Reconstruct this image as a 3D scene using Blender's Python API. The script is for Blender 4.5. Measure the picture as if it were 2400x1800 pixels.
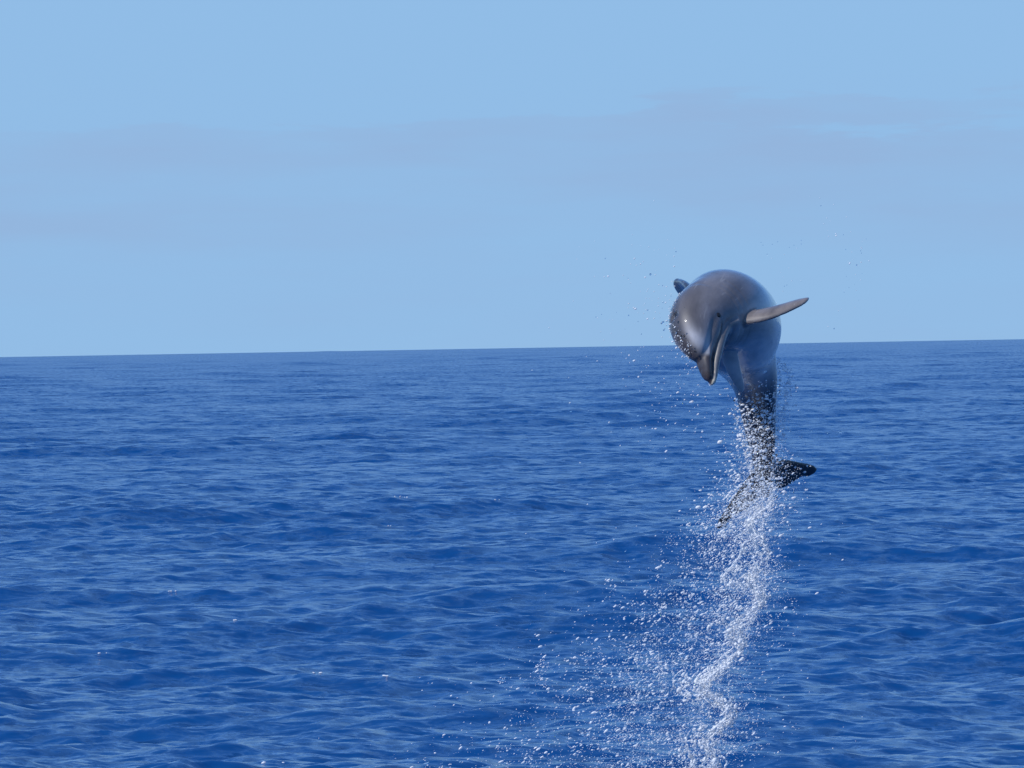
import bpy, bmesh, math
import numpy as np
from mathutils import Vector, Matrix, kdtree

R = math.radians
scene = bpy.context.scene
for o in list(bpy.data.objects):
    bpy.data.objects.remove(o)
COL = scene.collection
rng = np.random.default_rng(11)

# ------------------------------------------------------------------ camera
CAM_H = 4.2
HFOV = R(6.5)
FPX = 1200.0 / math.tan(HFOV / 2)          # focal length in photograph pixels (2400 wide)
ROLL = math.atan(42.0 / 2400.0)
EARTH = 6371000.0
PITCH = math.atan((900 - 816.0) / FPX) + math.sqrt(2 * CAM_H / EARTH)
f_ = Vector((0, math.cos(PITCH), -math.sin(PITCH)))
r0 = Vector((1, 0, 0)); u0 = r0.cross(f_)
r_ = (r0 * math.cos(ROLL) - u0 * math.sin(ROLL)).normalized()
u_ = r_.cross(f_).normalized()
cam = bpy.data.cameras.new('camera')
cam.sensor_width = 36.0
cam.lens = 18.0 / math.tan(HFOV / 2)
cam.clip_start = 0.5
cam.clip_end = 60000
camo = bpy.data.objects.new('camera', cam)
COL.objects.link(camo)
camo.matrix_world = Matrix(((r_.x, u_.x, -f_.x, 0), (r_.y, u_.y, -f_.y, 0),
                            (r_.z, u_.z, -f_.z, CAM_H), (0, 0, 0, 1)))
scene.camera = camo


FAR = 26.0 * (math.tan(R(5.0)) / math.tan(HFOV / 2) - 1)     # how much farther off than 26 m the leap is


def at(px, py, Y):
    Y = Y + FAR
    d = f_ + r_ * ((px - 1200) / FPX) + u_ * ((900 - py) / FPX)
    return Vector((0, 0, CAM_H)) + d * (Y / d.y)


# ------------------------------------------------------------------ sky and sun
SUN = Vector((-0.64, -0.40, 0.66)).normalized()     # direction towards the sun
SUN_EL = math.asin(SUN.z)
SUN_AZ = math.atan2(SUN.x, SUN.y)
world = bpy.data.worlds.new('World')
scene.world = world
world.use_nodes = True
nt = world.node_tree
nt.nodes.clear()


def N(tree, kind, **kw):
    n = tree.nodes.new(kind)
    for k, v in kw.items():
        if k == 'inp':
            for a, b in v.items():
                n.inputs[a].default_value = b
        else:
            setattr(n, k, v)
    return n


sky = N(nt, 'ShaderNodeTexSky', sky_type='NISHITA', sun_disc=False)
sky.sun_elevation = SUN_EL
sky.sun_rotation = SUN_AZ
sky.altitude = 0
sky.air_density = 1.0
sky.dust_density = 0.0
sky.ozone_density = 2.2
tint = N(nt, 'ShaderNodeMix', data_type='RGBA', blend_type='MULTIPLY')
tint.inputs['Factor'].default_value = 1.0
tint.inputs['B'].default_value = (0.64, 0.95, 1.30, 1)
nt.links.new(sky.outputs[0], tint.inputs['A'])
# a clear maritime horizon: the pale band at the very foot of the sky is drawn in, evenly all round
tcs = N(nt, 'ShaderNodeTexCoord')
vm = N(nt, 'ShaderNodeVectorMath', operation='MULTIPLY_ADD')
vm.inputs[1].default_value = (0.95, 0.95, 0.88); vm.inputs[2].default_value = (0, 0, 0.12)
nt.links.new(tcs.outputs['Generated'], vm.inputs[0])
nt.links.new(vm.outputs[0], sky.inputs[0])
# faint flat stratus low over the sea, all round the compass
tc = N(nt, 'ShaderNodeTexCoord')
sep = N(nt, 'ShaderNodeSeparateXYZ')
nt.links.new(tc.outputs['Generated'], sep.inputs[0])
mp = N(nt, 'ShaderNodeMapping')
mp.inputs['Scale'].default_value = (14, 14, 95); mp.inputs['Location'].default_value = (11.6, 5.8, 3.4)
nt.links.new(tc.outputs['Generated'], mp.inputs[0])
n1 = N(nt, 'ShaderNodeTexNoise', inp={'Scale': 1.7, 'Detail': 8.0, 'Roughness': 0.62})
nt.links.new(mp.outputs[0], n1.inputs['Vector'])
el = N(nt, 'ShaderNodeMath', operation='MULTIPLY_ADD', inp={1: 0.026, 2: -0.013})   # ragged edges
nt.links.new(n1.outputs['Fac'], el.inputs[0])
elz = N(nt, 'ShaderNodeMath', operation='ADD')
nt.links.new(sep.outputs['Z'], elz.inputs[0]); nt.links.new(el.outputs[0], elz.inputs[1])
band = N(nt, 'ShaderNodeValToRGB')
cr = band.color_ramp
cr.elements[0].position = 0.0; cr.elements[0].color = (.35, .35, .35, 1)
cr.elements[1].position = 0.47; cr.elements[1].color = (0, 0, 0, 1)
for p, v in ((0.09, 0.35), (0.18, 0.5), (0.25, 0.8), (0.345, 1.0), (0.375, 0.85), (0.395, 0.10)):
    e = cr.elements.new(p); e.color = (v, v, v, 1)
sc = N(nt, 'ShaderNodeMath', operation='MULTIPLY', inp={1: 15.4})
nt.links.new(elz.outputs[0], sc.inputs[0])
nt.links.new(sc.outputs[0], band.inputs[0])
n2 = N(nt, 'ShaderNodeTexNoise', inp={'Scale': 2.2, 'Detail': 6.0})
nt.links.new(mp.outputs[0], n2.inputs['Vector'])
mr = N(nt, 'ShaderNodeMapRange', inp={1: 0.34, 2: 0.66, 3: 0.35, 4: 1.0})
nt.links.new(n2.outputs['Fac'], mr.inputs[0])
mul = N(nt, 'ShaderNodeMath', operation='MULTIPLY')
nt.links.new(band.outputs[0], mul.inputs[0]); nt.links.new(mr.outputs[0], mul.inputs[1])
mul2 = N(nt, 'ShaderNodeMath', operation='MULTIPLY', inp={1: 1.0})
nt.links.new(mul.outputs[0], mul2.inputs[0])
cl = N(nt, 'ShaderNodeMix', data_type='RGBA')
cl.inputs['B'].default_value = (1.97, 3.08, 4.82, 1)
hz = N(nt, 'ShaderNodeMapRange', interpolation_type='SMOOTHSTEP', inp={1: 0.03, 2: 0.22, 3: 0.93, 4: 0.0})
nt.links.new(sep.outputs['Z'], hz.inputs[0])
hm = N(nt, 'ShaderNodeMix', data_type='RGBA')
hm.inputs['B'].default_value = (1.90, 3.30, 5.08, 1)
nt.links.new(tint.outputs['Result'], hm.inputs['A']); nt.links.new(hz.outputs[0], hm.inputs['Factor'])
nt.links.new(hm.outputs['Result'], cl.inputs['A'])
nt.links.new(mul2.outputs[0], cl.inputs['Factor'])
bg = N(nt, 'ShaderNodeBackground', inp={'Strength': 0.15})
out = N(nt, 'ShaderNodeOutputWorld')
nt.links.new(cl.outputs['Result'], bg.inputs[0])
nt.links.new(bg.outputs[0], out.inputs[0])

sl = bpy.data.lights.new('sun', 'SUN')
sl.energy = 4.2
sl.angle = R(0.53)
sl.color = (1.0, 0.965, 0.91)
so = bpy.data.objects.new('sun', sl)
COL.objects.link(so)
so.rotation_euler = (-SUN).to_track_quat('-Z', 'Y').to_euler()
so.location = (-30, 10, 40)

vs = scene.view_settings
scene.display_settings.display_device = 'sRGB'
vs.view_transform = 'Standard'
vs.look = 'None'
vs.exposure = 0.0
vs.gamma = 1.0
vs.use_curve_mapping = False
cy = scene.cycles
cy.max_bounces = 10
cy.transmission_bounces = 8
cy.transparent_max_bounces = 24
cy.caustics_reflective = False
cy.caustics_refractive = False
cy.sample_clamp_indirect = 6.0
cy.use_denoising = True
cy.denoiser = 'OPENIMAGEDENOISE'
cy.denoising_input_passes = 'RGB_ALBEDO_NORMAL'
cy.denoising_prefilter = 'ACCURATE'


# ------------------------------------------------------------------ helpers
def mat(name):
    m = bpy.data.materials.new(name)
    m.use_nodes = True
    t = m.node_tree
    return m, t, t.nodes['Principled BSDF'], t.nodes['Material Output']


def mesh_from_np(name, verts, faces, smooth=True, matidx=None):
    """verts (n,3), faces (m,k) all with k corners"""
    me = bpy.data.meshes.new(name)
    verts = np.ascontiguousarray(verts, dtype=np.float32)
    faces = np.ascontiguousarray(faces, dtype=np.int32)
    m, k = faces.shape
    me.vertices.add(len(verts)); me.vertices.foreach_set('co', verts.ravel())
    me.loops.add(m * k); me.loops.foreach_set('vertex_index', faces.ravel())
    me.polygons.add(m)
    me.polygons.foreach_set('loop_start', np.arange(0, m * k, k, dtype=np.int32))
    me.polygons.foreach_set('loop_total', np.full(m, k, dtype=np.int32))
    me.polygons.foreach_set('use_smooth', np.full(m, smooth, dtype=bool))
    if matidx is not None:
        me.polygons.foreach_set('material_index', np.ascontiguousarray(matidx, dtype=np.int32))
    me.update(calc_edges=True)
    return me


def link(name, me, *mats, parent=None):
    o = bpy.data.objects.new(name, me)
    COL.objects.link(o)
    for m in mats:
        me.materials.append(m)
    if parent is not None:
        o.parent = parent
    return o


# ------------------------------------------------------------------ sea
def sea_material():
    m, t, p, o = mat('sea_water')
    p.inputs['Base Color'].default_value = (0.0012, 0.047, 0.175, 1)
    p.inputs['IOR'].default_value = 1.333
    p.inputs['Roughness'].default_value = 0.10
    at_ = N(t, 'ShaderNodeAttribute', attribute_name='ripple')
    t.links.new(at_.outputs['Fac'], p.inputs['Roughness'])
    # chop too small for the mesh: slopes straight from a noise field over the water
    geo = N(t, 'ShaderNodeNewGeometry')
    mp = N(t, 'ShaderNodeMapping'); mp.inputs['Scale'].default_value = (0.75, 1.25, 1.0); mp.inputs['Rotation'].default_value = (0, 0, .15)
    t.links.new(geo.outputs['Position'], mp.inputs[0])
    nz = N(t, 'ShaderNodeTexNoise', noise_dimensions='2D', inp={'Scale': 2.0, 'Detail': 4.0, 'Roughness': 0.72, 'Distortion': 0.3})
    t.links.new(mp.outputs[0], nz.inputs['Vector'])
    sb = N(t, 'ShaderNodeVectorMath', operation='SUBTRACT'); sb.inputs[1].default_value = (.5, .5, .5)
    t.links.new(nz.outputs['Color'], sb.inputs[0])
    am = 1.35
    ml = N(t, 'ShaderNodeVectorMath', operation='MULTIPLY_ADD'); ml.inputs[1].default_value = (am * .8, am, 0)
    t.links.new(sb.outputs[0], ml.inputs[0]); t.links.new(geo.outputs['Normal'], ml.inputs[2])
    nn = N(t, 'ShaderNodeVectorMath', operation='NORMALIZE'); t.links.new(ml.outputs[0], nn.inputs[0])
    t.links.new(nn.outputs[0], p.inputs['Normal'])
    return m


SEA_R, SEA_S, SEA_M = .05, .30, 1.36      # unresolved ripple, fall-off of long waves, steepness


def build_sea():
    KS = CAM_H / 3.0
    rs = []
    r = 0.6
    while r < 9000:
        rs.append(r)
        q = r / KS
        if q < 30: d = max(0.35, 0.12 * q) if q > 3 else 0.6
        elif q < 54: d = 0.5
        elif q < 90: d = 0.062
        elif q < 150: d = 0.10
        elif q < 360: d = 0.10 + (q - 150) / 210 * 0.34
        elif q < 1400: d = 0.44 + (q - 360) / 1040 * 2.2
        else: d = 2.6 + 0.010 * (q - 1400)
        d *= KS
        r += d
    rs.append(9000.0)
    rs = np.array(rs)
    dr = np.gradient(rs)
    half = R(4.5)
    dense = np.linspace(-half, half, 261)
    step = dense[1] - dense[0]
    side = []
    a = half
    while a < math.pi - R(8):
        step = min(step * 1.7, R(12))
        a += step
        side.append(a)
    side = [x for x in side if x < math.pi - R(2)]
    th = np.array([-x for x in side[::-1]] + list(dense) + side)
    dth = np.gradient(th)
    nr, na = len(rs), len(th)
    RR, TT = np.meshgrid(rs, th, indexing='ij')
    X = (RR * np.sin(TT)).astype(np.float64)
    Y = (RR * np.cos(TT)).astype(np.float64)
    dx = np.zeros((nr, na), np.float32); dy = dx.copy(); dz = dx.copy()
    latsp = RR * dth[None, :]
    sp = np.maximum(dr[:, None], np.minimum(latsp, 1e9))
    g = np.random.default_rng(5)
    var = np.full((nr, na), 0.8e-4, np.float32)
    ncomp = 175
    lam = np.exp(np.linspace(math.log(0.12), math.log(18.0), ncomp - 9)); lam = np.concatenate([lam, [32, 38, 45, 52, 60, 70, 80, 95, 110]])
    for i in range(ncomp):
        L = lam[i] * math.exp(g.normal() * 0.03)
        spread = 0.45 if L > 8 else (0.62 if L > 2.5 else 0.78)
        ang = g.normal() * spread + 0.12
        sl_ = 0.0215
        if L > 0.7: sl_ *= (0.7 / L) ** SEA_S
        sl_ *= SEA_M
        if L > 28: sl_ = 0.10 * 2 * math.pi / L
        A = sl_ * L / (2 * math.pi)
        k = 2 * math.pi / L
        kx, ky = k * math.sin(ang), -k * math.cos(ang)
        ph = g.uniform(0, 2 * math.pi)
        w = np.clip((L / sp - 1.6) / 1.2, 0, 1)
        var += (SEA_R * (1 - w * w) * sl_ * sl_ / 2).astype(np.float32)
        rows = np.nonzero(w.max(axis=1) > 0)[0]
        if len(rows) == 0: continue
        a0, a1 = rows[0], rows[-1] + 1
        W = w[a0:a1].astype(np.float32)
        P = np.mod(kx * X[a0:a1] + ky * Y[a0:a1] + ph, 2 * math.pi).astype(np.float32)
        s = np.sin(P) * W * np.float32(A); c = np.cos(P) * W * np.float32(A)
        q = 0.8
        dz[a0:a1] += c
        dx[a0:a1] -= np.float32(q * kx / k) * s
        dy[a0:a1] -= np.float32(q * ky / k) * s
    # the patches of rougher and smoother water that gusts leave
    gust = 0.92 + 0.28 * np.sin(X * 0.11 + 0.7 * np.sin(Y * 0.06)) * np.sin(Y * 0.045 + 1.3 + 0.8 * np.sin(X * 0.05))
    gust = gust.astype(np.float32)
    V = np.stack([X + dx * gust, Y + dy * gust, dz * gust - RR * RR / (2 * EARTH)], -1).reshape(-1, 3)
    V = np.vstack([V, [[0, 0, 0]]])
    ii, jj = np.meshgrid(np.arange(nr - 1), np.arange(na), indexing='ij')
    j2 = (jj + 1) % na
    F = np.stack([ii * na + jj, ii * na + j2, (ii + 1) * na + j2, (ii + 1) * na + jj], -1).reshape(-1, 4)
    F = F[:, ::-1]
    me = mesh_from_np('sea', V, F)
    rp = me.attributes.new('ripple', 'FLOAT', 'POINT')
    rp.data.foreach_set('value', np.append(var.ravel() ** 0.25, .3).astype(np.float32))
    o = link('sea', me, sea_material())
    o['kind'] = 'structure'
    o['label'] = 'open deep blue sea with small wind waves to the horizon'
    print('sea quads', len(F), nr, na)
    return o


build_sea()

# ------------------------------------------------------------------ dolphin
# canonical space: (l, s, h) = left, distance behind the beak tip, dorsal height
Y0 = 26.0
SP = [  # s, pixel x, pixel y, depth, left-hand hint
    (-0.05, 1667, 918, -0.07, (0.50, -0.72, 0.42)),
    (0.00, 1664, 895, -0.05, (0.50, -0.72, 0.42)),
    (0.12, 1656, 842, 0.00, (0.50, -0.72, 0.42)),
    (0.33, 1646, 762, 0.13, (0.50, -0.68, 0.50)),
    (0.60, 1690, 732, 0.35, (0.52, -0.28, 0.80)),
    (0.95, 1708, 752, 0.68, (0.58, 0.00, 0.81)),
    (1.30, 1728, 798, 1.00, (0.775, 0.20, 0.55)),
    (1.65, 1768, 892, 1.28, (0.75, 0.30, 0.58)),
    (1.95, 1780, 988, 1.46, (0.75, 0.34, 0.56)),
    (2.20, 1789, 1078, 1.60, (0.75, 0.39, 0.53)),
    (2.45, 1797, 1166, 1.72, (0.75, 0.39, 0.53)),
    (2.60, 1802, 1218, 1.79, (0.75, 0.39, 0.53)),
]
ss = np.array([q[0] for q in SP])
pts = np.array([at(q[1], q[2], Y0 + q[3]) for q in SP])
hint = np.array([q[4] for q in SP])


def smooth_interp(xs, ys, x):
    """cubic Hermite through (xs, ys), monotone-ish finite-difference tangents"""
    xs = np.asarray(xs, float); ys = np.asarray(ys, float)
    one = ys.ndim == 1
    if one: ys = ys[:, None]
    d = np.diff(ys, axis=0) / np.diff(xs)[:, None]
    m = np.zeros_like(ys)
    h = np.diff(xs)[:, None]
    m[1:-1] = (d[:-1] * h[1:] + d[1:] * h[:-1]) / (h[1:] + h[:-1])
    m[0] = d[0]; m[-1] = d[-1]
    x = np.clip(np.asarray(x, float), xs[0], xs[-1])
    i = np.clip(np.searchsorted(xs, x) - 1, 0, len(xs) - 2)
    hh = xs[i + 1] - xs[i]
    t = ((x - xs[i]) / hh)[:, None]; hh = hh[:, None]
    r = ((2 * t**3 - 3 * t**2 + 1) * ys[i] + (t**3 - 2 * t**2 + t) * hh * m[i]
         + (-2 * t**3 + 3 * t**2) * ys[i + 1] + (t**3 - t**2) * hh * m[i + 1])
    return r[:, 0] if one else r


SG = np.linspace(-0.05, 2.60, 531)
CG = smooth_interp(ss, pts, SG)
for _ in range(40):                                     # ease the kinks of the bend
    CG[1:-1] = 0.5 * CG[1:-1] + 0.25 * (CG[:-2] + CG[2:])
arc = np.concatenate([[0], np.cumsum(np.linalg.norm(np.diff(CG, axis=0), axis=1))])
print('spine arc', arc[-1], 'expected', SG[-1] - SG[0])
TG = np.gradient(CG, axis=0); TG /= np.linalg.norm(TG, axis=1, keepdims=True)
HG = smooth_interp(ss, hint, SG)
LG = HG - (HG * TG).sum(1, keepdims=True) * TG
LG /= np.linalg.norm(LG, axis=1, keepdims=True)
UG = np.cross(LG, TG)


def pose(co):
    s = co[:, 1]
    C = np.stack([np.interp(s, SG, CG[:, k]) for k in range(3)], 1)
    T = np.stack([np.interp(s, SG, LG[:, k]) for k in range(3)], 1)
    U = np.stack([np.interp(s, SG, UG[:, k]) for k in range(3)], 1)
    T /= np.linalg.norm(T, axis=1, keepdims=True); U /= np.linalg.norm(U, axis=1, keepdims=True)
    return C + co[:, 0:1] * T + co[:, 2:3] * U


def loft(bm, table, n=56, m=90, ex=2.0):
    """table rows: s, half width, top, bottom"""
    tb = np.array(table, float)
    S = np.linspace(tb[0, 0], tb[-1, 0], m)
    # cluster sections near the blunt front
    S = tb[0, 0] + (tb[-1, 0] - tb[0, 0]) * (np.linspace(0, 1, m) ** 1.5)
    P = smooth_interp(tb[:, 0], tb[:, 1:], S)
    rings = []
    for s, (w, top, bot) in zip(S, P):
        c = 0.5 * (top + bot); hh = max(0.5 * (top - bot), 1e-4); w = max(w, 1e-4)
        ring = []
        for j in range(n):
            a = 2 * math.pi * j / n
            ca, sa = math.cos(a), math.sin(a)
            e = 2.0 / ex
            ring.append(bm.verts.new((w * math.copysign(abs(ca) ** e, ca), s, c + hh * math.copysign(abs(sa) ** e, sa))))
        rings.append(ring)
    for A, B in zip(rings[:-1], rings[1:]):
        for j in range(n):
            bm.faces.new((A[j], A[(j + 1) % n], B[(j + 1) % n], B[j]))
    bm.faces.new(rings[0][::-1]); bm.faces.new(rings[-1])


def fin(bm, root, span, chord, stations, n=28):
    """a fin as a stack of lens-shaped sections. root: canonical point; span, chord: directions;
    stations: (t distance along span, leading edge offset, chord length, thickness, lift)"""
    root = Vector(root); span = Vector(span).normalized()
    chord = Vector(chord); chord = (chord - chord.dot(span) * span).normalized()
    nor = span.cross(chord).normalized()
    st = np.array(stations, float)
    tt = np.linspace(st[0, 0], st[-1, 0], 30)
    P = smooth_interp(st[:, 0], st[:, 1:], tt)
    rings = []
    for t, (le, c, th, lift) in zip(tt, P):
        ring = []
        for j in range(n):
            a = 2 * math.pi * j / n
            x = 0.5 * (1 - math.cos(a))                       # 0 leading .. 1 trailing
            prof = 2.2 * math.sqrt(max(x, 0)) * (1 - x) ** 0.9
            y = 0.5 * th * prof * (1 if a < math.pi else -1)
            ring.append(bm.verts.new(root + span * t + chord * (le + c * x) + nor * (y + lift)))
        rings.append(ring)
    for A, B in zip(rings[:-1], rings[1:]):
        for j in range(n):
            bm.faces.new((A[j], A[(j + 1) % n], B[(j + 1) % n], B[j]))
    bm.faces.new(rings[0][::-1]); bm.faces.new(rings[-1])


BODY = [(.14, .040, .045, -.05), (.17, .060, .078, -.07), (.20, .078, .10, -.088), (.27, .104, .136, -.118), (.33, .122, .15, -.135),
        (.42, .14, .163, -.16), (.55, .165, .182, -.188), (.75, .20, .212, -.225), (.95, .222, .235, -.24),
        (1.15, .212, .235, -.225), (1.35, .168, .206, -.185), (1.55, .120, .16, -.138), (1.75, .084, .124, -.106),
        (1.95, .064, .102, -.09), (2.15, .046, .077, -.07), (2.30, .036, .05, -.046), (2.40, .03, .026, -.024), (2.445, .018, .011, -.011)]
MELON = [(.106, .010, .046, .030), (.112, .026, .058, .012), (.125, .040, .072, -.004), (.145, .054, .088, -.016), (.17, .068, .104, -.03),
         (.21, .086, .124, -.05), (.27, .106, .145, -.08), (.33, .119, .154, -.1), (.42, .132, .161, -.1)]
UPPER = [(.004, .008, .008, -.001), (.010, .017, .015, -.003), (.03, .028, .026, -.005), (.06, .036, .034, -.008), (.10, .043, .041, -.012),
         (.13, .0505, .042, -.018), (.18, .068, .034, -.03), (.25, .089, .018, -.05), (.34, .10, .0, -.06)]
LOWER = [(-.014, .007, -.004, -.014), (-.007, .016, -.001, -.023), (.012, .025, -.001, -.031), (.06, .036, -.006, -.044), (.10, .044, -.010, -.056),
         (.14, .054, -.017, -.069), (.20, .073, -.029, -.089), (.26, .084, -.042, -.112), (.33, .098, -.06, -.132), (.42, .11, -.075, -.15)]


def mouth_h(s):
    return np.interp(s, [-.02, .03, .06, .10, .13, .18, .22, .26, .285], [-.003, -.004, -.0075, -.0115, -.0175, -.031, -.043, -.049, -.044])


def make_dolphin():
    bm = bmesh.new()
    loft(bm, BODY, m=110)
    loft(bm, MELON, m=60, ex=2.15)
    loft(bm, UPPER, m=60, ex=2.3)
    loft(bm, LOWER, m=60, ex=2.2)
    # flippers
    f0 = len(bm.verts)
    fst = [(0.0, 0.0, .165, .056, 0), (.06, .002, .160, .048, .002), (.14, .012, .150, .040, .004), (.22, .034, .132, .034, .004),
           (.28, .060, .108, .028, .002), (.315, .078, .084, .022, .0), (.335, .095, .052, .015, -.001), (.342, .108, .022, .008, -.002)]
    fin(bm, (.065, .46, -.125), (.70, .08, -.70), (.16, 1, .26), [(a * .86, b, c * .62, d * .95, e) for a, b, c, d, e in fst])
    fin(bm, (-.115, .50, -.105), (-.80, .42, -.44), (.62, .62, -.30), [(a * .78, b + c * .10, c * .50, d, e) for a, b, c, d, e in fst])
    bm.verts.index_update(); f1 = len(bm.verts)
    finv = [v.co.copy() for v in list(bm.verts)[f0:f1]]
    # dorsal fin
    fin(bm, (0, 1.04, .185), (-.04, .0, 1), (0, 1, 0),
        [(0, 0, .36, .05, 0), (.06, .055, .28, .036, 0), (.12, .12, .22, .044, 0), (.17, .18, .175, .044, 0), (.215, .23, .14, .042, 0), (.25, .265, .115, .046, 0), (.28, .29, .085, .038, 0), (.296, .312, .036, .018, 0)])
    # flukes
    for sg in (1, -1):
        fin(bm, (0, 2.21, 0), (sg, 0, 0), (0, 1, 0),
            [(0.0, .0, .215, .046, 0), (.05, .015, .205, .036, 0), (.11, .05, .19, .026, 0), (.17, .095, .155, .019, .002), (.23, .145, .11, .014, .004),
             (.275, .185, .082, .011, .006), (.305, .218, .048, .008, .007), (.316, .24, .018, .005, .008)])
    for f in bm.faces: f.smooth = True
    bmesh.ops.recalc_face_normals(bm, faces=bm.faces)
    me = bpy.data.meshes.new('body_raw'); bm.to_mesh(me); bm.free()
    ob = bpy.data.objects.new('body_raw', me); COL.objects.link(ob)
    md = ob.modifiers.new('r', 'REMESH'); md.mode = 'VOXEL'; md.voxel_size = 0.0058; md.adaptivity = 0
    md2 = ob.modifiers.new('s', 'SMOOTH'); md2.factor = 0.5; md2.iterations = 5
    dg = bpy.context.evaluated_depsgraph_get()
    body = bpy.data.meshes.new_from_object(ob.evaluated_get(dg))
    bpy.data.objects.remove(ob); bpy.data.meshes.remove(me)
    n = len(body.vertices)
    co = np.zeros(n * 3, np.float32); body.vertices.foreach_get('co', co); co = co.reshape(-1, 3).astype(float)
    no = np.zeros(n * 3, np.float32); body.vertices.foreach_get('normal', no); no = no.reshape(-1, 3).astype(float)
    l, s, h = co.T

    # carve the mouth groove and the blowhole
    dm = h - mouth_h(s)
    inm = (s < .285)
    groove = np.exp(-(dm / .0042) ** 2) * inm * np.clip((.29 - s) / .02, 0, 1) * np.clip((s - .002) / .01, 0, 1)
    lip = np.exp(-((dm + .009) / .0042) ** 2) * inm * np.clip((.29 - s) / .03, 0, 1)
    bh = np.exp(-(((s - .300 + 12.0 * l * l) / .010) ** 2 + (l / .028) ** 4)) * (h > .08)
    eye_c = []
    eyem = np.zeros(n)
    for sg in (1, -1):
        d2 = (s - .302) ** 2 + (h + .020) ** 2 + np.where(l * sg > 0, 0, 1)
        i = int(np.argmin(d2)); eye_c.append(i)
        eyem += np.exp(-(((co - co[i]) ** 2).sum(1)) / .019 ** 2)
    off = -0.0030 * groove + 0.0018 * lip - 0.012 * bh - 0.003 * eyem
    # soft lateral crease between the melon and the upper jaw, running back to the eye
    cre_h = np.interp(s, [.10, .14, .20, .29], [.035, .026, .012, -.008])
    cre = np.exp(-((h - cre_h) / .014) ** 2) * np.clip((s - .10) / .02, 0, 1) * np.clip((.30 - s) / .05, 0, 1) * (np.abs(l) > .03)
    off -= 0.0035 * cre
    # folds of the neck
    for s0 in (.44, .475, .515):
        off -= 0.0012 * np.exp(-((s - s0) / .006) ** 2) * (h < .05) * (s < .6)
    co2 = co + no * off[:, None]

    # pigment, with some light and shade coloured in at mouth and flipper
    def sst(a, b, x):
        t = np.clip((x - a) / (b - a), 0, 1); return t * t * (3 - 2 * t)
    top = np.interp(s, [q[0] for q in BODY], [q[2] for q in BODY]); bot = np.interp(s, [q[0] for q in BODY], [q[3] for q in BODY])
    v = (h - bot) / np.maximum(top - bot, .02)                    # 0 belly .. 1 back
    fl = np.abs(l)
    wid = np.interp(s, [q[0] for q in BODY], [q[1] for q in BODY])
    dark = np.array([.075, .070, .075]); flank = np.array([.150, .144, .155]); belly = np.array([.46, .44, .425])
    wv = 0.05 * np.sin(s * 7.0 + 1)
    c = belly[None] * np.interp(s, [.3, .55, .9], [.55, .75, 1.0])[:, None]
    k1 = sst(.08, .34, v + wv)[:, None]; c = c * (1 - k1) + flank * k1
    k2 = sst(.62, .92, v + wv)[:, None]; c = c * (1 - k2) + dark * k2
    tail = sst(1.28, 1.72, s)[:, None]; c = c * (1 - tail) + np.array([.017, .016, .019]) * tail
    # head: pale side of the melon, dark bridle from blowhole to beak, dark beak
    onhead = sst(.42, .30, s)
    pale = (np.exp(-((l - .058) / .022) ** 2) + np.exp(-((l + .058) / .022) ** 2)) * sst(.28, .15, s) * sst(.10, .125, s) * (h > .01)
    c = c * (1 - .9 * pale[:, None]) + np.array([.38, .38, .40]) * .9 * pale[:, None]
    brid = np.exp(-(l / .027) ** 2) * onhead * (h > .03)
    c = c * (1 - .85 * brid[:, None]) + np.array([.045, .038, .040]) * .85 * brid[:, None]
    beak = sst(.125, .10, s) * (dm > 0)
    c = c * (1 - beak[:, None]) + np.array([.055, .044, .043]) * beak[:, None]
    eyes = np.exp(-((s - .27) / .045) ** 2 - ((h - .0) / .022) ** 2)
    c = c * (1 - .55 * eyes[:, None]) + np.array([.03, .03, .035]) * .55 * eyes[:, None]
    ch = sst(.42, .26, s) * sst(-.075, -.02, dm) * (dm <= 0)
    c = c * (1 - .8 * ch[:, None]) + np.array([.13, .125, .13]) * .8 * ch[:, None]
    thr = .85 * np.exp(-((s - .35) / .08) ** 2 - ((h + .085) / .045) ** 2)  # colour darkened against the sun falling behind the mouth corner
    c = c * (1 - thr[:, None]) + np.array([.10, .10, .112]) * thr[:, None]
    lipc = np.clip(lip * 1.2, 0, 1)[:, None]
    c = c * (1 - lipc) + np.array([.36, .33, .285]) * lipc * sst(.24, .12, s)[:, None] + c * lipc * (1 - sst(.24, .12, s)[:, None])  # pale lower lip: its sunlit edge put into the colour
    tipc = (sst(.022, .004, s) * (dm <= 0))[:, None]
    c = c * (1 - tipc) + np.array([.52, .46, .34]) * tipc
    gr = np.clip(groove * 1.1, 0, 1)[:, None]
    c = c * (1 - gr) + np.array([.05, .043, .045]) * gr
    bl = np.clip(bh, 0, 1)[:, None]
    c = c * (1 - bl) + np.array([.02, .018, .02]) * bl
    # flippers and dorsal fin
    outm = sst(1.0, 1.18, np.sqrt((l / np.maximum(wid, .02)) ** 2 + (h / np.where(h > 0, top, -bot).clip(.02)) ** 2)) * (s > .5) * (s < 1.7)
    c = c * (1 - outm[:, None]) + np.array([.03, .028, .032]) * outm[:, None]
    kt = kdtree.KDTree(len(finv))
    for i, q in enumerate(finv): kt.insert(q, i)
    kt.balance()
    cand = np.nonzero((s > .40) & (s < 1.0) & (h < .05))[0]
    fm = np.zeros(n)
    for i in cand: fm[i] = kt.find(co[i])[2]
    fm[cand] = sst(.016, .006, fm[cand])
    c = c * (1 - fm[:, None]) + np.where(l[:, None] > 0, np.array([[.155, .134, .125]]), np.array([[.30, .29, .29]])) * fm[:, None]  # right flipper coloured paler to make up for lying in shade
    rgba = np.ones((n, 4), np.float32); rgba[:, :3] = c
    at_ = body.color_attributes.new('pigment', 'FLOAT_COLOR', 'POINT')
    at_.data.foreach_set('color', rgba.ravel())
    can = body.attributes.new('canon', 'FLOAT_VECTOR', 'POINT')
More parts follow.
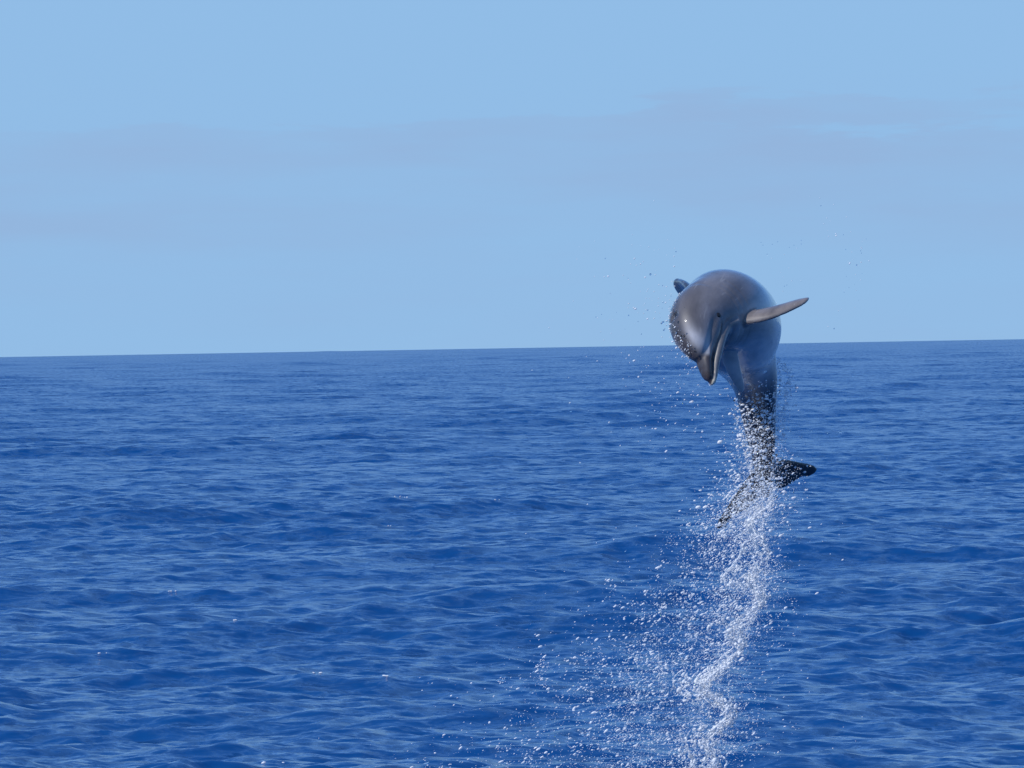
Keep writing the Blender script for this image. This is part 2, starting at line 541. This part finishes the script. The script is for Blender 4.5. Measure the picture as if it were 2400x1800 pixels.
    can.data.foreach_set('vector', co.astype(np.float32).ravel())
    wet = np.exp(-((l + .025) / .06) ** 2) * sst(.62, .40, s) * (h > 0) + .5 * np.exp(-((s - .05) / .06) ** 2)
    wa = body.attributes.new('wet', 'FLOAT', 'POINT')
    wa.data.foreach_set('value', wet.astype(np.float32))
    W = pose(co2)
    body.vertices.foreach_set('co', W.astype(np.float32).ravel())
    body.polygons.foreach_set('use_smooth', np.ones(len(body.polygons), bool))
    body.update()
    body.name = 'body'

    m, t, p, o = mat('wet_dolphin_skin')
    ac = N(t, 'ShaderNodeVertexColor', layer_name='pigment')
    cn = N(t, 'ShaderNodeAttribute', attribute_name='canon')
    mp = N(t, 'ShaderNodeMapping'); mp.inputs['Scale'].default_value = (1, .45, 1)
    t.links.new(cn.outputs['Vector'], mp.inputs[0])
    nz = N(t, 'ShaderNodeTexNoise', inp={'Scale': 7.0, 'Detail': 7.0, 'Roughness': 0.62})
    t.links.new(mp.outputs[0], nz.inputs['Vector'])
    r1 = N(t, 'ShaderNodeMapRange', inp={1: .3, 2: .7, 3: .48, 4: 1.45})
    t.links.new(nz.outputs['Fac'], r1.inputs[0])
    mx = N(t, 'ShaderNodeMix', data_type='RGBA', blend_type='MULTIPLY'); mx.inputs['Factor'].default_value = 1
    t.links.new(ac.outputs['Color'], mx.inputs['A']); t.links.new(r1.outputs[0], mx.inputs['B'])
    # tooth-rake scars: thin pale scratches
    mp2 = N(t, 'ShaderNodeMapping'); mp2.inputs['Scale'].default_value = (55, 5, 55); mp2.inputs['Rotation'].default_value = (.5, .4, .9)
    t.links.new(cn.outputs['Vector'], mp2.inputs[0])
    sn = N(t, 'ShaderNodeTexNoise', inp={'Scale': 1.0, 'Detail': 1.0})
    t.links.new(mp2.outputs[0], sn.inputs['Vector'])
    r2 = N(t, 'ShaderNodeMapRange', inp={1: .66, 2: .74, 3: 0., 4: .45})
    t.links.new(sn.outputs['Fac'], r2.inputs[0])
    mx2 = N(t, 'ShaderNodeMix', data_type='RGBA'); mx2.inputs['B'].default_value = (.26, .25, .25, 1)
    t.links.new(r2.outputs[0], mx2.inputs['Factor']); t.links.new(mx.outputs['Result'], mx2.inputs['A'])
    t.links.new(mx2.outputs['Result'], p.inputs['Base Color'])
    p.inputs['IOR'].default_value = 1.38
    p.inputs['Roughness'].default_value = 0.30
    # the film of water: uneven, running in beads along the body
    nz2 = N(t, 'ShaderNodeTexNoise', inp={'Scale': 30.0, 'Detail': 4.0, 'Distortion': .6})
    t.links.new(mp.outputs[0], nz2.inputs['Vector'])
    r3 = N(t, 'ShaderNodeMapRange', inp={1: .35, 2: .7, 3: .42, 4: .6})
    t.links.new(nz.outputs['Fac'], r3.inputs[0]); t.links.new(r3.outputs[0], p.inputs['Roughness'])
    b = N(t, 'ShaderNodeBump', inp={'Strength': .55, 'Distance': .008})
    wn_ = N(t, 'ShaderNodeAttribute', attribute_name='wet')
    wm = N(t, 'ShaderNodeMath', operation='MULTIPLY_ADD', inp={1: 1.1, 2: .22})
    t.links.new(wn_.outputs['Fac'], wm.inputs[0]); t.links.new(wm.outputs[0], b.inputs['Strength'])
    t.links.new(nz2.outputs['Fac'], b.inputs['Height'])
    p.inputs['Coat Weight'].default_value = 1.0
    p.inputs['Coat Roughness'].default_value = 0.045
    p.inputs['Coat IOR'].default_value = 1.33
    t.links.new(b.outputs[0], p.inputs['Coat Normal'])

    root = bpy.data.objects.new('dolphin', None); COL.objects.link(root)
    base = Vector(pose(np.array([[0, 1.2, 0]]))[0])
    root.location = base
    root['label'] = 'grey bottlenose dolphin leaping high above the sea, beak pointing down'
    root['category'] = 'dolphin'
    inv = Matrix.Translation(-base)
    bo = link('body', body, m, parent=root); bo.matrix_parent_inverse = inv
    em, et, ep, eo = mat('eye_dark')
    ep.inputs['Base Color'].default_value = (.012, .009, .008, 1); ep.inputs['Roughness'].default_value = .08
    for i, sg in zip(eye_c, (1, -1)):
        b2 = bmesh.new(); bmesh.ops.create_uvsphere(b2, u_segments=20, v_segments=12, radius=.0135)
        for f in b2.faces: f.smooth = True
        e = bpy.data.meshes.new('eye'); b2.to_mesh(e); b2.free()
        eo_ = link('eye', e, em, parent=root)
        pos = Vector(pose(np.array([co2[i]]))[0]); nn = Vector(body.vertices[i].normal)
        eo_.matrix_parent_inverse = inv
        eo_.location = pos - nn * .0065
    wn = np.zeros(n * 3, np.float32); body.vertices.foreach_get('normal', wn)
    return W, co, wn.reshape(-1, 3)


DV, DC, DN = make_dolphin()


# ------------------------------------------------------------------ water thrown up by the leap
def ico(sub):
    b = bmesh.new(); bmesh.ops.create_icosphere(b, subdivisions=sub, radius=1.0)
    v = np.array([x.co[:] for x in b.verts]); f = np.array([[q.index for q in p.verts] for p in b.faces]); b.free()
    return v, f


IV, IF = ico(2)
IV1, IF1 = ico(1)
OV = np.array([(1, 0, 0), (-1, 0, 0), (0, 1, 0), (0, -1, 0), (0, 0, 1), (0, 0, -1)], float)
OF = np.array([(0, 2, 4), (2, 1, 4), (1, 3, 4), (3, 0, 4), (2, 0, 5), (1, 2, 5), (3, 1, 5), (0, 3, 5)])


def drops(C, rad, el, phi, mi, lump=0.0, small=False, seed=1):
    """ellipsoid drops: centres, radius, elongation, tilt of the long axis in the x-z plane, material index"""
    g = np.random.default_rng(seed)
    V0, F0 = ((IV, IF), (IV1, IF1), (OV, OF))[int(small)]
    n = len(C); k = len(V0)
    V = np.repeat(V0[None], n, 0)
    if lump > 0:
        fr = g.normal(size=(n, 3, 3)) * 1.7; ph = g.uniform(0, 6.28, (n, 3))
        w = np.einsum('kc,nac->nka', V0, fr) + ph[:, None, :]
        V = V * (1 + lump * np.sin(w).sum(2))[:, :, None]
    V = V * (rad[:, None, None] * np.stack([el, 0.9 * np.ones(n), np.ones(n)], 1)[:, None, :])
    c, s_ = np.cos(phi)[:, None], np.sin(phi)[:, None]
    X = V[:, :, 0] * c - V[:, :, 2] * s_; Z = V[:, :, 0] * s_ + V[:, :, 2] * c
    V = np.stack([X, V[:, :, 1], Z], 2) + np.asarray(C)[:, None, :]
    F = (F0[None] + (np.arange(n) * k)[:, None, None]).reshape(-1, 3)
    return V.reshape(-1, 3), F, np.repeat(mi, len(F0))


def merge(parts):
    Vs, Fs, Ms, o = [], [], [], 0
    for V, F, M in parts:
        Vs.append(V); Fs.append(F + o); Ms.append(M); o += len(V)
    return np.vstack(Vs), np.vstack(Fs), np.concatenate(Ms)


mg, t, p, o = mat('clear_water_drop')
p.inputs['Base Color'].default_value = (1, 1, 1, 1); p.inputs['Transmission Weight'].default_value = 1.0
p.inputs['IOR'].default_value = 1.333; p.inputs['Roughness'].default_value = 0.06
mw, t, p, o = mat('aerated_water_and_glint')  # white for foamy water, and for drops that stand in for sun glints
p.inputs['Base Color'].default_value = (.93, .95, .96, 1); p.inputs['Roughness'].default_value = .25; p.inputs['IOR'].default_value = 1.333
tr = N(t, 'ShaderNodeBsdfTranslucent'); tr.inputs[0].default_value = (.86, .89, .92, 1)
ms = N(t, 'ShaderNodeMixShader', inp={0: .4})
t.links.new(p.outputs[0], ms.inputs[1]); t.links.new(tr.outputs[0], ms.inputs[2]); t.links.new(ms.outputs[0], o.inputs[0])

ROPE = np.array([(1160, 1800), (1200, 1785), (1250, 1772), (1300, 1768), (1330, 1790), (1380, 1772), (1420, 1762), (1470, 1748), (1510, 1738),
                 (1540, 1690), (1580, 1682), (1620, 1672), (1650, 1680), (1680, 1702), (1720, 1690), (1750, 1668), (1790, 1655),
                 (1850, 1640), (1950, 1600), (2080, 1610), (2200, 1590), (2330, 1570), (3020, 1480)], float)


def ropex(y): return np.interp(y, ROPE[:, 0], ROPE[:, 1])
def atv(x, y, Y): return np.array([at(a, b, c)[:] for a, b, c in zip(x, y, Y)])


# --- broken white ropes of water under the tail
g = np.random.default_rng(21)
yc = np.concatenate([1165 + 635 * g.random(110) ** .75, g.uniform(1800, 2900, 46)])
xc = ropex(yc) + g.normal(0, 7, len(yc)) + 22 * np.sin(yc * .05)
second = g.random(len(yc)) < .28
xc = np.where(second, xc - g.uniform(15, 75, len(yc)), xc)
CX, CY, CD, CR = [], [], [], []
for x, y, sec in zip(xc, yc, second):
    k = int(g.integers(8, 40) * (0.5 if sec else 1))
    sp = g.uniform(3, 7.5) * (1 + (y > 1750) * .4)
    w = g.normal(0, 1, (k, 2)) @ np.array([[sp, 0], [sp * g.normal(-.5, .5), sp * 1.5]])
    CX += list(x + w[:, 0]); CY += list(y + w[:, 1]); CD += list(27.1 + g.normal(0, .05, k) + g.normal(0, .08)); CR += list(np.exp(g.normal(math.log(.0033), .5, k)))
C = atv(CX, CY, CD)
keep = C[:, 2] > 0.02
C = C[keep]; n = len(C); rad = np.clip(np.array(CR)[keep], .0015, .011)
ROPE_DROPS = (drops(C, rad, g.uniform(1, 2.0, n), g.normal(R(50), .5, n), np.zeros(n, int), lump=.14, small=True, seed=3))

# --- fine spray
g = np.random.default_rng(33)
PX, PY, PD, RA, EL, PH, MI = [], [], [], [], [], [], []


def add(x, y, d, r, el, ph, white):
    x = np.asarray(x); n = len(x)
    PX.extend(x); PY.extend(y); PD.extend(d); RA.extend(r); EL.extend(el); PH.extend(ph)
    MI.extend((g.random(n) < white).astype(int))  # share of drops coloured white, as sun glints and foam


n = 17000                                                   # sheet of spray left of the rope
y = 1130 + 720 * g.random(n) ** .8
sl_ = 45 + (y - 1130) * .37
left = g.random(n) < .84
x = ropex(y) + np.where(left, -np.abs(g.normal(0, 1, n)) * sl_ + 15, np.abs(g.normal(0, 1, n)) * (35 + .05 * (y - 1130)))
# clumps
ci = g.integers(0, n, 420)
own = (420 * g.random(n) ** 1.6).astype(int); tie = g.random(n) < .36
x = np.where(tie, x[ci][own] + g.normal(0, 9, n), x); y = np.where(tie, y[ci][own] + g.normal(0, 9, n), y)
add(x, y, 27.0 + g.normal(0, .22, n), np.clip(np.exp(g.normal(math.log(.00134), .48, n)), .0007, .0048), g.uniform(1.3, 3.2, n), g.normal(R(28), .2, n), .75)
n = 11000                                                  # mist: the finest drops
y = 1090 + 780 * g.random(n) ** .8
x = ropex(y) + np.where(g.random(n) < .72, -np.abs(g.normal(0, 1, n)) * (35 + (y - 1090) * .26) + 15, np.abs(g.normal(0, 1, n)) * 40)
ci = g.integers(0, n, 500); own = g.integers(0, 500, n); tie = g.random(n) < .55
x = np.where(tie, x[ci][own] + g.normal(0, 12, n), x); y = np.where(tie, y[ci][own] + g.normal(0, 12, n), y)
add(x, y, 27.05 + g.normal(0, .2, n), g.uniform(.0007, .0013, n), g.uniform(1, 2, n), g.normal(R(28), .3, n), 1.)
n = 4200                                                   # mist round the tail
y = 930 + 340 * g.random(n) ** .7
x = np.interp(y, [830, 900, 1000, 1100, 1180, 1270], [1832, 1825, 1795, 1785, 1760, 1735]) + g.normal(0, 1, n) * np.interp(y, [830, 900, 1000, 1270], [14, 26, 30, 50])
add(x, y, np.interp(y, [830, 950, 1270], [26.95, 27.1, 27.3]) + g.normal(0, .1, n), g.uniform(.0007, .0013, n), g.uniform(1, 2, n), g.normal(R(20), .4, n), 1.)
n = 3000                                                   # round the tail stock and the flukes
y = g.uniform(890, 1260, n)
tx = np.interp(y, [890, 1000, 1100, 1180, 1260], [1785, 1788, 1785, 1765, 1740])
x = tx + g.normal(0, 1, n) * np.interp(y, [890, 1000, 1100, 1260], [28, 34, 48, 62]) - np.interp(y, [890, 1260], [0, 22])
add(x, y, 27.25 + g.normal(0, .16, n), np.clip(np.exp(g.normal(math.log(.0020), .48, n)), .001, .008), g.uniform(1, 2.2, n), g.normal(R(20), .35, n), .75)
n = 600                                                    # shed in streaks from the belly
q = np.repeat(g.random(50), 12); y0 = 835 + 140 * q; x0 = np.interp(q, [0, .4, 1], [1828, 1843, 1826]) + np.repeat(g.normal(0, 10, 50), 12)
tq = g.random(n); y = y0 + 34 * tq; x = x0 + 12 * tq * (1 - 1.3 * q) + g.normal(0, 1.6, n)
add(x, y, 26.95 + np.repeat(g.normal(0, .07, 50), 12), g.uniform(.0009, .0022, n), g.uniform(1, 2.6, n), g.normal(R(-65), .35, n), 1.)
n = 430                                                    # stray drops far out over the sea
x = g.uniform(1230, 2080, n); y = g.uniform(850, 1850, n)
ok = g.random(n) < np.exp(-np.abs(x - 1720) / 260)
add(x[ok], y[ok], 27 + g.normal(0, .5, ok.sum()), np.clip(np.exp(g.normal(math.log(.002), .35, ok.sum())), .001, .005), g.uniform(1, 2.4, ok.sum()), g.normal(R(30), .2, ok.sum()), .75)
n = 110                                                    # drops against the sky, left of the head
x = 1590 - np.abs(g.normal(0, 1, n)) * 95; y = g.normal(700, 95, n)
add(x, y, 26.6 + g.normal(0, .3, n), np.clip(np.exp(g.normal(math.log(.0021), .35, n)), .001, .0045), g.uniform(1, 1.5, n), g.normal(R(15), .3, n), .85)
n = 46                                                     # and arcing over to the right
q = g.random(n); x = 1905 + 105 * np.sin(q * 3) + g.normal(0, 18, n); y = 490 + 260 * q + g.normal(0, 20, n)
add(x, y, 27 + g.normal(0, .3, n), np.clip(np.exp(g.normal(math.log(.002), .3, n)), .001, .004), g.uniform(1, 1.5, n), g.normal(R(15), .3, n), .65)
n = 24
add(g.uniform(1780, 1880, n), g.uniform(560, 720, n), 27 + g.normal(0, .3, n), np.full(n, .0017), g.uniform(1, 1.4, n), g.normal(0, .3, n), .5)
n = 60                                                     # flying off the face and the beak
q = g.random(n); x = np.interp(q, [0, .4, 1], [1574, 1580, 1640]) - np.abs(g.normal(0, 14, n)); y = np.interp(q, [0, .4, 1], [690, 770, 880]) + g.normal(0, 10, n)
add(x, y, 26.1 + g.normal(0, .1, n), np.clip(np.exp(g.normal(math.log(.0021), .35, n)), .001, .004), g.uniform(1.2, 2.6, n), g.normal(R(35), .25, n), .7)
n = 130
add(1660 - np.abs(g.normal(0, 110, n)), g.normal(930, 70, n), 26.6 + g.normal(0, .4, n), np.clip(np.exp(g.normal(math.log(.0019), .3, n)), .001, .004), g.uniform(1.2, 2.4, n), g.normal(R(30), .25, n), .75)
cand = np.nonzero((DC[:, 1] > .13) & (DC[:, 1] < .42) & (DC[:, 0] < .035) & (DC[:, 2] > .0))[0]
wt = np.exp(-((DC[cand, 0] - .0) / .03) ** 2) + .1
pick = g.choice(cand, 230, replace=False, p=wt / wt.sum())
SKIN = DV[pick] + DN[pick] * .001  # beads on the head; the white half imitate broken sun glints
# water still clinging to the tail stock and the flukes
ct = np.nonzero((DC[:, 1] > 1.62) & (DN[:, 1] < .3))[0]
wt = np.interp(DC[ct, 1], [1.62, 1.85, 2.05, 2.2, 2.5], [.02, .15, .7, 1.3, 1.2]) * np.where(DC[ct, 0] < -.03, 2.2, 1) * np.where(DC[ct, 0] > .07, .15, 1)
pt = g.choice(ct, 900, replace=False, p=wt / wt.sum())
TAIL = DV[pt] + DN[pt] * np.abs(g.normal(0, .02, len(pt)))[:, None] + g.normal(0, .006, (len(pt), 3))
n = 900                                                    # below the frame, down to the sea
y = g.uniform(1850, 3000, n)
add(ropex(y) - np.abs(g.normal(0, 330, n)) + 60, y, 27 + g.normal(0, .3, n), np.clip(np.exp(g.normal(math.log(.002), .4, n)), .001, .006), g.uniform(1, 2.2, n), g.normal(R(35), .3, n), .6)
k = len(SKIN)
RA += list(np.clip(np.exp(g.normal(math.log(.0017), .4, k)), .001, .004)); EL += list(g.uniform(1, 1.8, k)); PH += list(g.normal(R(35), .3, k)); MI += list((g.random(k) < .5).astype(int))
k2 = len(TAIL)
RA += list(np.clip(np.exp(g.normal(math.log(.0019), .5, k2)), .0009, .007)); EL += list(g.uniform(1, 2.2, k2)); PH += list(g.normal(R(20), .4, k2)); MI += list((g.random(k2) < .8).astype(int))
C = np.vstack([atv(PX, PY, PD), SKIN, TAIL]); RA, EL, PH, MI = map(np.array, (RA, EL, PH, MI))
keep = C[:, 2] > .02
C, RA, EL, PH, MI = C[keep], RA[keep], EL[keep], PH[keep], MI[keep]
ti = RA < .0015
sm = (RA < .0030) & ~ti
bg_ = RA >= .0030
V, F, M = merge([drops(C[q], RA[q], EL[q], PH[q], MI[q], lump=lu, small=k) for q, k, lu in ((ti, 2, 0), (sm, 1, 0), (bg_, 0, .06))])
ob = link('water_spray', mesh_from_np('water_spray', V, F, matidx=M), mg, mw)
fl = np.ones(len(F), bool); fl[:8 * int(ti.sum())] = False
ob.data.polygons.foreach_set('use_smooth', fl)
ob['kind'] = 'stuff'; ob['label'] = 'fine sunlit drops of spray round the dolphin and below it'
print('spray tris', len(F))


# --- veil of water running off the belly
def strands(lines, k=5, taper=True):
    Vs, Fs, o = [], [], 0
    for P, r in lines:
        P = np.asarray(P); m = len(P)
        T = np.gradient(P, axis=0); T /= np.linalg.norm(T, axis=1, keepdims=True)
        A = np.cross(T, [0, 1, 0]); A /= np.linalg.norm(A, axis=1, keepdims=True) + 1e-9
        B = np.cross(T, A)
        rr = r * np.sin(np.linspace(.15, math.pi - .05, m)) ** .6
        rr = np.maximum(rr, 2e-4)
        an = np.arange(k) * 2 * math.pi / k
        V = P[:, None] + rr[:, None, None] * (np.cos(an)[None, :, None] * A[:, None] + np.sin(an)[None, :, None] * B[:, None])
        Vs.append(V.reshape(-1, 3))
        i, j = np.meshgrid(np.arange(m - 1), np.arange(k), indexing='ij')
        j2 = (j + 1) % k
        Fs.append(np.stack([i * k + j, i * k + j2, (i + 1) * k + j2, (i + 1) * k + j], -1).reshape(-1, 4) + o); o += m * k
    return np.vstack(Vs), np.vstack(Fs)



# --- twisting ribbons of white water inside the trail
g = np.random.default_rng(77)
lines = []
for i in range(100):
    y0 = 1170 + 660 * g.random() ** .8
    L = g.uniform(25, 110)
    m = int(L / 2.2) + 6
    tt = np.linspace(0, 1, m)
    y = y0 + L * tt
    off = g.normal(0, 6) - (g.random() < .25) * g.uniform(10, 70)
    x = ropex(y) + 22 * np.sin(y * .05) + off + np.cumsum(g.normal(0, 1.1, m)) + g.normal(0, .3) * L * (tt - .5)
    Y = 27.1 + g.normal(0, .07) + np.cumsum(g.normal(0, .003, m))
    ph = g.uniform(0, 6.28, 3)
    r = g.uniform(.0018, .006) * (1 + .45 * np.sin(tt * m * .35 + ph[0]) + .35 * np.sin(tt * m * .9 + ph[1]) + .2 * g.normal(0, 1, m))
    lines.append((atv(x, y, Y), np.clip(r, .0008, .013)))
V, F = strands(lines, k=8)
Vd, Fd, _ = ROPE_DROPS
F3 = np.vstack([F[:, [0, 1, 2]], F[:, [0, 2, 3]]])
ob = link('splash_trail', mesh_from_np('splash_trail', np.vstack([Vd, V]), np.vstack([Fd, F3 + len(Vd)])), mw)
ob['kind'] = 'stuff'; ob['label'] = 'broken white rope of falling water trailing under the dolphin tail'


# --- a few white flecks modelled as sun glints on wave crests
sm_ = bpy.data.objects['sea'].data
sv = np.zeros(len(sm_.vertices) * 3, np.float32); sm_.vertices.foreach_get('co', sv); sv = sv.reshape(-1, 3).astype(float)
dv = sv - np.array([0, 0, CAM_H])
dd = dv @ np.array(f_)
inx = dd > 40
sv, dv, dd = sv[inx], dv[inx], dd[inx]
ux = 1200 + FPX * (dv @ np.array(r_)) / dd; uy = 900 - FPX * (dv @ np.array(u_)) / dd
g = np.random.default_rng(4)
C, RR_, EL_ = [], [], []
for fx, fy, k in ((975, 1160, 5), (956, 1163, 2), (661, 1032, 2), (400, 1400, 4), (536, 1468, 2), (768, 1585, 2), (632, 1786, 2), (12, 1524, 2), (256, 1545, 3), (903, 1247, 2), (1172, 1185, 2), (905, 1597, 3)):
    near = np.nonzero((np.abs(ux - fx) < 28) & (np.abs(uy - fy) < 14))[0]
    if len(near) == 0: continue
    i = near[np.argmax(sv[near, 2])]
    for _ in range(k):
        C.append(sv[i] + np.array([g.normal(0, .06), g.normal(0, .03), .006])); RR_.append(g.uniform(.006, .012)); EL_.append(g.uniform(1.5, 3))
n = len(C)
V, F, M = drops(np.array(C), np.array(RR_), np.array(EL_), g.normal(0, .15, n), np.zeros(n, int), lump=.1, small=True)
ob = link('glint_flecks', mesh_from_np('glint_flecks', V, F), mw)
ob['kind'] = 'stuff'; ob['label'] = 'tiny white flecks standing in for sun glints on the wave crests'
